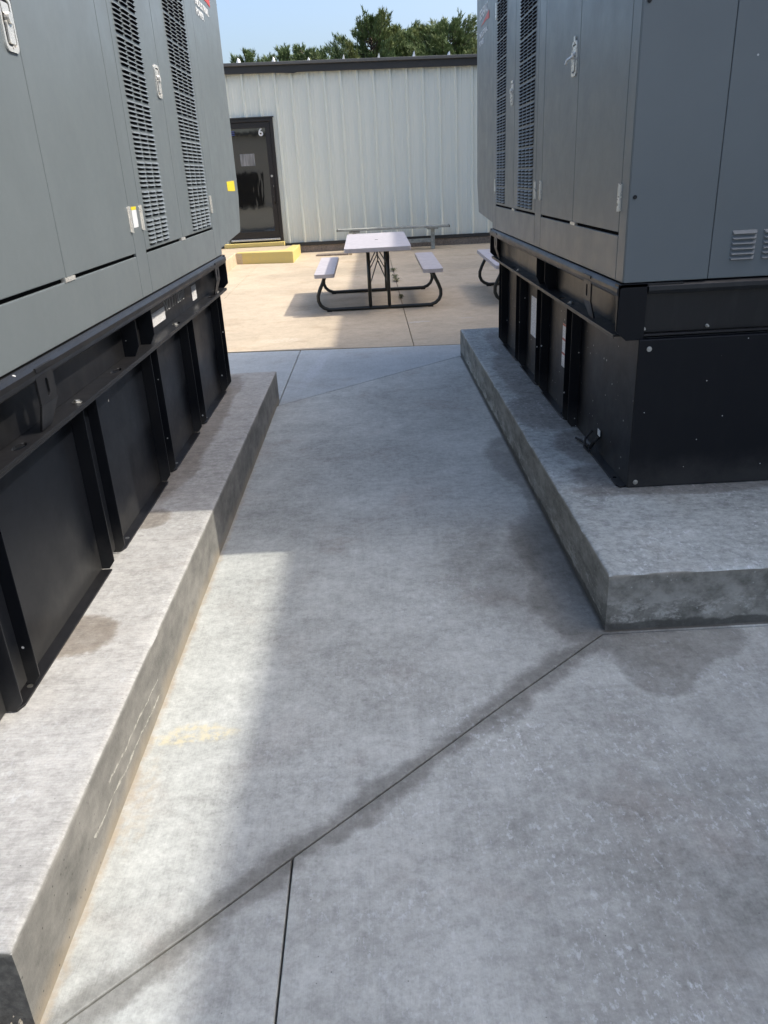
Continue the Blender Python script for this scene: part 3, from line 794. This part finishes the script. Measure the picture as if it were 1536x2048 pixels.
# ------------------------------------------------------------------ picnic tables
def picnic_table(label, loc):
    t = thing('picnic_table', label, 'picnic table', 'grey picnic tables in the courtyard', loc)
    def slabtop(x0, x1, y0, y1, z1, th_, name, lab=None):
        mb = MB(); mb.poly(rrect(x0, y0, x1, y1, .035, 5), z1 - th_, z1, XY)
        return mb.build(name, M['plastic'], t, bevel=.008, seg=3)
    top = slabtop(-.375, .375, -.93, .92, .728, .045, 'table_top')
    c = MB(); c.cyl((0, 0, .728), (0, 0, 1), .022, .0015, 20); c.build('umbrella_cap', M['gutter'], top)
    for s in (-1, 1): slabtop(s * .625 - .115, s * .625 + .115, -.80, .90, .452, .042, 'seat')
    for y in (-.62, .72):
        pts = []
        half = [(.625, .41), (.655, .34), (.695, .26), (.722, .19), (.722, .13), (.700, .08), (.660, .045), (.60, .024)]
        path = [(-a, z) for a, z in half] + [(a, z) for a, z in reversed(half)]
        fr = MB(); fr.tube([(a, y, z) for a, z in path], .021, 12)
        o = fr.build('skid_leg', M['steel_dark'], t, smooth=True)
        for s in (-1, 1):
            l = MB(); l.tube([(s * .112, y, .026), (s * .112, y, .690)], .021, 12); l.build('leg', M['steel_dark'], t, smooth=True)
            f_ = MB(); f_.box((s * .60 - .03, y - .022, 0), (s * .60 + .03, y + .022, .014)); f_.build('foot', M['rubber'], o)
        b = MB()
        yi = y + (.30 if y < 0 else -.30)
        b.tube([(0, y * .9, .68), (0, yi * .8, .50)], .008, 8)
        for s in (-1, 1):
            b.tube([(0, yi * .8, .52), (s * .10, y, .300)], .007, 8); b.tube([(0, yi * .8, .66), (s * .10, y, .52)], .007, 8)
        b.build('brace', M['steel_dark'], t)
    b = MB(); b.box((-.13, -.64, .672), (.13, -.60, .684)).box((-.13, .70, .672), (.13, .74, .684)); b.build('cross_bar', M['steel_dark'], t)
    return t
t1 = picnic_table('grey picnic table in full view in the middle of the courtyard, half in sun', (.083, 10.04, .038))
t1.rotation_euler = (R(1.0), 0, 0)
t2 = copy_tree(t1); t2.location = (2.165, 10.02, .038)
t2['label'] = 'grey picnic table half hidden behind the right generator, only its left seat end showing'

# ------------------------------------------------------------------ building with door and bench
BY = 16.3
bld = thing('metal_building', 'low metal building with pale green ribbed siding and dark fascia', 'building', None, (0, BY, .14))
def brel(o): o.location = (0, -BY, -.14); return o
RX0, RP = -.981, .3023
ztop = lambda x: 3.235 + max(0, (2.1 - x)) * .0135
def siding(x0, x1, z0, z1f):
    """one ribbed sheet"""
    pr = []
    k0 = math.floor((x0 - RX0) / RP) - 1; k1 = math.ceil((x1 - RX0) / RP) + 1
    for k in range(k0, k1):
        c = RX0 + k * RP
        pr += [(c - .032, 0), (c - .016, .030), (c + .016, .030), (c + .032, 0)]
        for m_ in (.10, .20): pr += [(c + m_ - .016, 0), (c + m_ - .008, .004), (c + m_ + .008, .004), (c + m_ + .016, 0)]
    def dep(x):
        for (a, da), (b, db) in zip(pr, pr[1:]):
            if a <= x <= b: return da + (db - da) * (x - a) / (b - a) if b > a else da
        return 0
    xs = [x0] + [p[0] for p in pr if x0 < p[0] < x1] + [x1]
    mb = MB(); n = len(xs); vs = [(x, BY - dep(x), z0) for x in xs] + [(x, BY - dep(x), z1f(x)) for x in xs]
    mb.add(vs, [(i, i + 1, i + 1 + n, i + n) for i in range(n - 1)])
    return brel(mb.build('siding_panel', M['siding'], bld))
PW = RP * 3; x = RX0 - RP / 2 - 9 * PW
DX0, DX1, DZ1 = -2.745, -1.690, 2.558
k = 0
while x < 6.1:
    a, b = x + .0008, min(x + PW, 6.15) - .0008
    segs = []
    if b <= DX0 or a >= DX1: segs = [(a, b, .325)]
    else:
        if a < DX0: segs.append((a, DX0, .325))
        segs.append((max(a, DX0), min(b, DX1), DZ1 + .004))
        if b > DX1: segs.append((DX1, b, .325))
    for (p, q_, z0) in segs:
        if q_ - p > .03: siding(p, q_, z0, ztop)
    x += PW
    # lap shadow lines are real: each sheet ends at its own edge
bk = MB(); bk.box((-9.3, BY + .012, .10), (DX0 - .03, 27, 3.20)); bk.box((DX1 + .03, BY + .012, .10), (6.15, 27, 3.20)); bk.box((DX0 - .03, BY + .5, .1), (DX1 + .03, 27, 3.2)); bk.box((DX0 - .03, BY + .012, DZ1), (DX1 + .03, BY + .5, 3.2))
brel(bk.build('wall', M['siding'], bld))
fo = MB(); fo.box((DX1 + .02, BY - .03, .02), (6.15, BY + .02, .268)); fo.box((-9.3, BY - .03, .02), (DX0 - .02, BY + .02, .268)); brel(fo.build('foundation', M['found'], bld, bevel=.004))
bt = MB(); bt.box((DX1 + .02, BY - .050, .270), (6.15, BY - .002, .330)); bt.box((-9.3, BY - .050, .270), (DX0 - .02, BY - .002, .330)); brel(bt.build('base_trim', M['trim'], bld))
fa = MB(); pr = lambda za, zb, y_a, y_b: fa.add([(x_, y_, z_ + (max(0, 2.1 - x_)) * .0135) for x_ in (-9.4, 2.1, 6.3) for y_ in (y_a, y_b) for z_ in (za, zb)],
    [(0,1,3,2), (8,10,11,9), (0,4,5,1), (4,8,9,5), (2,3,7,6), (6,7,11,10), (1,5,7,3), (5,9,11,7), (0,2,6,4), (4,6,10,8)])
pr(3.228, 3.352, BY - .085, BY - .045); brel(fa.build('fascia', M['trim'], bld, bevel=.003))
fa = MB(); pr(3.350, 3.402, BY - .125, BY + .06); brel(fa.build('gutter', M['gutter'], bld, bevel=.006))
dz = MB(); z_ = 3.235 + (2.1 + 1.3) * .0135
dz.add([(-1.62, BY - .088, z_), (-1.15, BY - .088, z_ - .005), (-1.22, BY - .088, z_ - .028), (-1.62, BY - .060, z_), (-1.15, BY - .060, z_ - .005), (-1.22, BY - .060, z_ - .028)], [(0,1,2), (5,4,3), (0,3,4,1), (1,4,5,2), (2,5,3,0)])
brel(dz.build('loose_trim', M['trim'], bld))
rf = MB(); rf.add([(-9.4, BY + .05, 3.55 - .1), (6.3, BY + .05, 3.40 - .1), (6.3, 27, 3.55), (-9.4, 27, 3.70), (-9.4, BY + .05, 3.2), (6.3, BY + .05, 3.2), (6.3, 27, 3.2), (-9.4, 27, 3.2)],
    [(0,1,2,3), (4,7,6,5), (0,4,5,1), (1,5,6,2), (2,6,7,3), (3,7,4,0)]); brel(rf.build('roof', M['gutter'], bld))
# white seam caps sticking up above the roof edge
for i in range(-6, 8):
    xx = .34 + i * .645
    zb = 3.40 + max(0, 2.1 - xx) * .0135
    c = MB(); hgt = random.uniform(.07, .115)
    c.add([(xx - .03, BY + .02, zb - .01), (xx + .028, BY + .02, zb - .01), (xx + .028, BY + .35, zb + .01), (xx - .028, BY + .35, zb + .01), (xx + .012, BY + .03, zb + hgt), (xx + .012, BY + .33, zb + hgt + .01)],
          [(0,1,4), (1,2,5,4), (2,3,5), (3,0,4,5), (0,3,2,1)])
    brel(c.build('seam_cap', M['white'], bld))
# door
dr = MB()
dr.poly([(DX0, .372), (DX0, DZ1), (DX1, DZ1), (DX1, .372), (DX1 - .06, .372), (DX1 - .06, DZ1 - .06), (DX0 + .06, DZ1 - .06), (DX0 + .06, .372)], BY - .055, BY + .06, lambda u, v, t: (u, t, v))
frm = brel(dr.build('door_frame', M['bronze'], bld, bevel=.004))
cap = MB(); cap.box((DX0 - .02, BY - .075, DZ1 + .001), (DX1 + .02, BY - .02, DZ1 + .022)); cap.build('drip_cap', M['trim'], frm)
dl = MB(); a, b, c, d = DX0 + .064, DX1 - .064, .445, DZ1 - .064
dl.poly([(a, c), (b, c), (b, d), (a, d)], BY - .030, BY + .015, lambda u, v, t: (u, t, v), holes=[[(a + .095, c + .13), (b - .095, c + .13), (b - .095, d - .10), (a + .095, d - .10)]])
door = brel(dl.build('glass_door', M['bronze'], bld, bevel=.003))
gl = MB(); gl.box((a + .09, BY - .012, c + .125), (b - .09, BY - .004, d - .095)); gl.build('glass', M['glass'], door)
pl = MB(); pl.tube([(b - .035, BY - .035, 1.06), (b - .035, BY - .085, 1.10), (b - .035, BY - .085, 1.36), (b - .035, BY - .035, 1.40)], .012, 10); pl.build('handle', M['bronze'], door)
lk = MB(); lk.cyl((b - .05, BY - .030, 1.56), (0, -1, 0), .022, .008, 14); lk.cyl((b - .045, BY - .030, 1.20), (0, -1, 0), .010, .012, 10); lk.build('lock', M['zinc'], door)
tm = text_mesh('6', .185, M['white'], (1, 0, 0), (-1.985, BY - .0135, 2.262), 'number', door, bold=.004)
sg = MB()
for i in range(3): sg.box((-2.56, BY - .0140, 2.345 - i * .030), (-2.43, BY - .0125, 2.361 - i * .030))
sg.build('small_blue_lettering', flat('blue_print', (.05, .07, .22), .5), door)
pp = MB(); pp.box((-2.375, BY - .0142, 1.755), (-2.10, BY - .0125, 1.965));  # pale wavy-toned rectangle just in front of the glass
q = N('pale_patch_tone'); P = q.pos()
pm = q.fin(q.mix(q.ramp(q.noise(q.mapping(P, scale=(12, 1, 1.5)), 1, 3, .6, 1.0), .35, .65), (.10, .10, .10), (.30, .30, .30)), .3)
pp.build('pale_patch', pm, door)
si = MB(); si.box((DX0 + .03, BY - .10, .405), (DX1 - .06, BY + .02, .438)); brel(si.build('sill', M['alu'], bld, bevel=.003))
ts = MB(); ts.box((DX0 - .10, BY - .22, .30), (DX1 + .02, BY - .032, .372)); brel(ts.build('threshold_step', M['yellow'], bld, bevel=.005))

# landing with yellow curb
ld = MB()
ld.poly([(-3.9, 16.05), (-3.9, 15.05), (-1.395, 14.62), (-1.375, 16.05)], .02, .300, XY)
lo = ld.build('door_landing', M['curb'], bevel=.01, label='low tan concrete landing in front of the building door, edged by a yellow curb', cat='landing')
yc = MB()
yc.poly([(-2.42, 14.80), (-1.375, 14.58), (-1.355, 16.0), (-1.50, 16.0), (-1.56, 15.0), (-2.42, 14.98)], .02, .312, XY)
yc.build('yellow_curb', M['yellow'], lo, bevel=.012)
cb = MB()
cb.add([(-2.62, 12.2, .05), (-2.42, 12.2, .05), (-2.42, 14.85, .10), (-2.62, 14.85, .10), (-2.62, 12.2, .255), (-2.45, 12.2, .255), (-2.44, 14.85, .307), (-2.62, 14.85, .307)],
       [(0,3,2,1), (4,5,6,7), (0,1,5,4), (1,2,6,5), (2,3,7,6), (3,0,4,7)])
cb.build('concrete_curb', M['curb'], bevel=.012, label='tan concrete curb running from the yellow curb towards the left generator', cat='curb')

# bench against the wall
bn = thing('bench', 'long weathered bench standing against the ribbed wall behind the picnic table', 'bench', None, (.45, 15.72, .13))
def nrel(o): o.location = (-.45, -15.72, -.13); return o
def zb(x): return .560 - .008 * (x - .45)
for i, (ya, yb) in enumerate(((15.58, 15.715), (15.722, 15.86))):
    mb = MB(); x0, x1 = -.60, 1.515
    mb.add([(x0, ya, zb(x0) - .038), (x1, ya, zb(x1) - .038), (x1, yb, zb(x1) - .038), (x0, yb, zb(x0) - .038), (x0, ya, zb(x0)), (x1, ya, zb(x1)), (x1, yb, zb(x1)), (x0, yb, zb(x0))],
           [(0,3,2,1), (4,5,6,7), (0,1,5,4), (1,2,6,5), (2,3,7,6), (3,0,4,7)]); nrel(mb.build('seat_plank', M['benchw'], bn, bevel=.005))
    ec = MB(); ec.box((x1 + .001, ya - .004, zb(x1) - .040), (x1 + .012, yb + .004, zb(x1) + .002)); ec.box((x0 - .012, ya - .004, zb(x0) - .040), (x0 - .001, yb + .004, zb(x0) + .002)); nrel(ec.build('end_cap', M['rubber'], bn))
for xx in (-.28, 1.21):
    mb = MB(); mb.box((xx - .035, 15.68, gz(15.7)), (xx + .035, 15.75, .49)); nrel(mb.build('leg', M['benchw'], bn, bevel=.004))
    mb = MB(); mb.box((xx - .10, 15.60, .49), (xx + .10, 15.84, .518)); nrel(mb.build('bracket', M['benchw'], bn, bevel=.003))
mb = MB(); mb.box((-.28, 15.70, .255), (1.21, 15.73, .325)); nrel(mb.build('stretcher', M['benchw'], bn, bevel=.003))

# plank on the ground, with a block at its end
mb = MB(); z0 = gz(15.4)
mb.add([(-1.03, 15.42, z0), (-.42, 15.36, z0), (-.42, 15.50, z0), (-1.0, 15.56, z0), (-1.03, 15.42, z0 + .03), (-.42, 15.36, z0 + .03), (-.42, 15.50, z0 + .03), (-1.0, 15.56, z0 + .03)],
       [(0,3,2,1), (4,5,6,7), (0,1,5,4), (1,2,6,5), (2,3,7,6), (3,0,4,7)])
mb.build('wood_board', M['found'], bevel=.004, label='thin brown board lying on the courtyard left of the picnic table', cat='board')
mb = MB(); mb.box((-.40, 15.36, z0), (-.34, 15.48, z0 + .07)); mb.build('stone_block', M['curb'], bevel=.006, label='small pale block at the right end of the board on the ground', cat='block')

# weeds growing in the courtyard joint
for i, (wx, wy, ws) in enumerate(((.348, 12.75, .12), (.352, 11.95, .09), (.354, 11.6, .12), (.358, 10.1, .06))):
    mb = MB(); z0 = gz(wy)
    for k in range(18):
        a = random.uniform(0, 2 * math.pi); L = ws * random.uniform(.4, .9); hh = random.uniform(.01, .06); wv = .012
        d = Vector((math.cos(a), math.sin(a), 0)); n_ = Vector((-d.y, d.x, 0)) * wv
        p0 = Vector((wx, wy, z0)); p1 = p0 + d * L * .6 + Vector((0, 0, hh)); p2 = p0 + d * L + Vector((0, 0, hh * .4 + .004))
        mb.add([p0, p1 - n_, p1 + n_, p2], [(0, 1, 2), (1, 3, 2)])
    lab = ['low green weed in the courtyard joint, farthest of four', 'small weed in the courtyard joint, second from the wall', 'spreading weed in the courtyard joint under the picnic table', 'tiny weed in the courtyard joint, nearest of four'][i]
    mb.build('weed', M['weed'], label=lab, cat='weed', group='weeds growing in the courtyard joint')

# neighbouring buildings that cast the long shadow / stand behind the viewer (outside the frame)
nb = thing('shop_building', 'tall beige building along the right side beyond the generators, casting the long shadow', 'building', None, (12, 0, 0))
mb = MB(); H_ = 7.60
pts = [(6.31, -4), (14, -4), (14, 15.9), (6.45, 15.9)]
mb.poly(pts, -.12, H_, XY); o = mb.build('wall', M['beige'], nb); o.location = (-12, 0, 0)
mb = MB(); mb.poly([(6.28, -4.1), (14.1, -4.1), (14.1, 15.95), (6.42, 15.95)], H_ + .002, H_ + .06, XY); o = mb.build('roof', M['trim'], nb); o.location = (-12, 0, 0)
nb = thing('warehouse', 'beige warehouse behind the camera seen only mirrored in the door glass', 'building', None, (-4, -20, 0))
mb = MB(); mb.box((-16, -28, -.12), (5, -20, 4.0)); o = mb.build('wall', M['beige'], nb); o.location = (4, 20, 0)
mb = MB(); mb.box((-16.2, -28.2, 4.002), (5.2, -19.8, 4.2)); o = mb.build('roof', M['trim'], nb); o.location = (4, 20, 0)
mb = MB(); mb.box((-9.6, -19.995, .0), (-6.55, -19.90, 1.95))  # unseen dark panel, added so the lower door glass mirrors black
o = mb.build('loading_door', M['void'], nb); o.location = (4, 20, 0)
mb = MB(); mb.box((-5.2, -19.995, 1.2), (-3.8, -19.95, 2.6)); o = mb.build('window', M['glass'], nb); o.location = (4, 20, 0)

# ------------------------------------------------------------------ pines
def pine_meshes(seed, Ht, spread, nb_, ntuft):
    rd = random.Random(seed); tk = MB(); cr_ = MB()
    bend = [(noise.noise(Vector((seed, i * .7, 0))) * .10 * i * .3, noise.noise(Vector((seed + 5, i * .7, 0))) * .10 * i * .3) for i in range(12)]
    tp = [Vector((bend[i][0], bend[i][1], Ht * i / 11)) for i in range(12)]
    tk.tube(tp, .1, 8, radii=[.20 * (1 - i / 11.5) + .012 for i in range(12)])
    def trunk(z):
        t = max(0, min(10.999, z / Ht * 11)); i = int(t); return tp[i].lerp(tp[i+1], t - i)
    for b in range(nb_):
        t = (b + .5) / nb_; dz = (t ** 1.25) * (Ht - 1.5) + .02      # distance from the top
        z = Ht - dz; L = spread * (dz ** .72) * rd.uniform(.40, 1.15); L = min(L, spread * 2.6)
        if dz < .15: L = max(L, .12)
        a = rd.uniform(0, 2 * math.pi); up = rd.uniform(.7, 1.3) if dz < 1.4 else rd.uniform(.2, .75)
        p0 = trunk(z); d = Vector((math.cos(a), math.sin(a), 0))
        pts = [p0 + d * L * s + Vector((0, 0, L * (up * s * s * .9 + .10 * s))) for s in (0, .35, .7, 1)]
        tk.tube(pts, .01, 5, radii=[.035, .025, .015, .006], caps=False)
        nt = max(4, int(ntuft * L / spread))
        for k in range(nt):
            s = rd.uniform(.30, 1.0) ** .7; 
            i = min(2, int(s * 3)); q0 = pts[i].lerp(pts[i+1], s * 3 - i)
            w_ = (1.1 - s) * L * .40 + .05
            c = q0 + Vector((rd.gauss(0, w_ * .5), rd.gauss(0, w_ * .5), rd.gauss(0, .06) + .03))
            ax = (d * .5 + Vector((rd.gauss(0, .25), rd.gauss(0, .25), rd.uniform(.7, 1.3)))).normalized()
            sz = rd.uniform(.16, .34)
            for m_ in range(8):
                e = (ax + Vector((rd.gauss(0, .30), rd.gauss(0, .30), rd.gauss(0, .3)))).normalized()
                n_ = e.cross(Vector((rd.gauss(0, 1), rd.gauss(0, 1), rd.gauss(0, 1)))).normalized() * .020
                base = c + ax * sz * rd.uniform(0, .55)
                cr_.add([base - n_, base + n_, base + e * sz * rd.uniform(.55, .9)], [(0, 1, 2)])
    return tk, cr_
protos = []
for sd_, Ht, sp, nbr, nt in ((3, 9.6, 1.25, 160, 60), (11, 9.6, 1.05, 150, 58), (23, 8.6, .72, 120, 34)):
    tk, cr_ = pine_meshes(sd_, Ht, sp, nbr, nt)
    m1 = tk.mesh('trunk', M['bark'], True)
    m2 = bpy.data.meshes.new('crown'); m2.from_pydata(cr_.v, [], cr_.f); m2.materials.append(M['needle']); m2.update()
    protos.append((m1, m2, Ht))
TY = 45.
trees = [(.61, 0, 8.78, 0, 'pine_tree', 'tall leftmost pine of the big clump above the roof, with the highest tip'),
         (1.75, 1.5, 8.40, 1, 'pine_tree', 'dark pine just right of the tallest pine above the roof'),
         (3.15, .5, 8.36, 1, 'pine_tree', 'rounded pine in the middle of the big clump above the roof'),
         (4.30, 0, 8.50, 0, 'pine_tree', 'pine with an upright tip, right half of the clump above the roof'),
         (5.25, 1.0, 8.00, 1, 'pine_tree', 'yellow-green pine at the right end of the clump above the roof'),
         (6.3, .2, 7.35, 2, 'pine_tree', 'small pine top beside the right generator hood'),
         (-6.35, 4, 7.75, 2, 'pine_tree', 'lone small pine tip above the roof beside the left generator'),
         (-4.75, 2, 7.50, 2, 'pine_tree', 'low pine top above the roof, second from the left generator'),
         (-4.0, 3, 7.85, 2, 'pine_tree', 'pine tip above the left part of the roof with a white seam cap before it'),
         (-2.95, 2.5, 7.85, 2, 'pine_tree', 'pine tip above the roof standing highest in the left row'),
         (-2.1, 3.5, 7.65, 2, 'pine_tree', 'pine tip above the roof between the left row and the big clump'),
         (-1.35, 3, 7.35, 2, 'pine_tree', 'lowest pine tip left of the big clump')]
for i, (x, dy, zt_, k, nm, lab) in enumerate(trees):
    m1, m2, Ht = protos[k]
    t = thing(nm, lab, 'tree', 'pines beyond the metal building', (x, TY + dy, -.15))
    zt_ = zt_ + dy * .14 - (.55 if x > 0 else .55)
    s = (zt_ + .15) / Ht; t.scale = (s * random.uniform(.95, 1.1) * (1.25 if x > 0 else 1), s, s); t.rotation_euler = (0, 0, random.uniform(0, 6.28))
    link('trunk', m1, t); link('crown', m2, t)
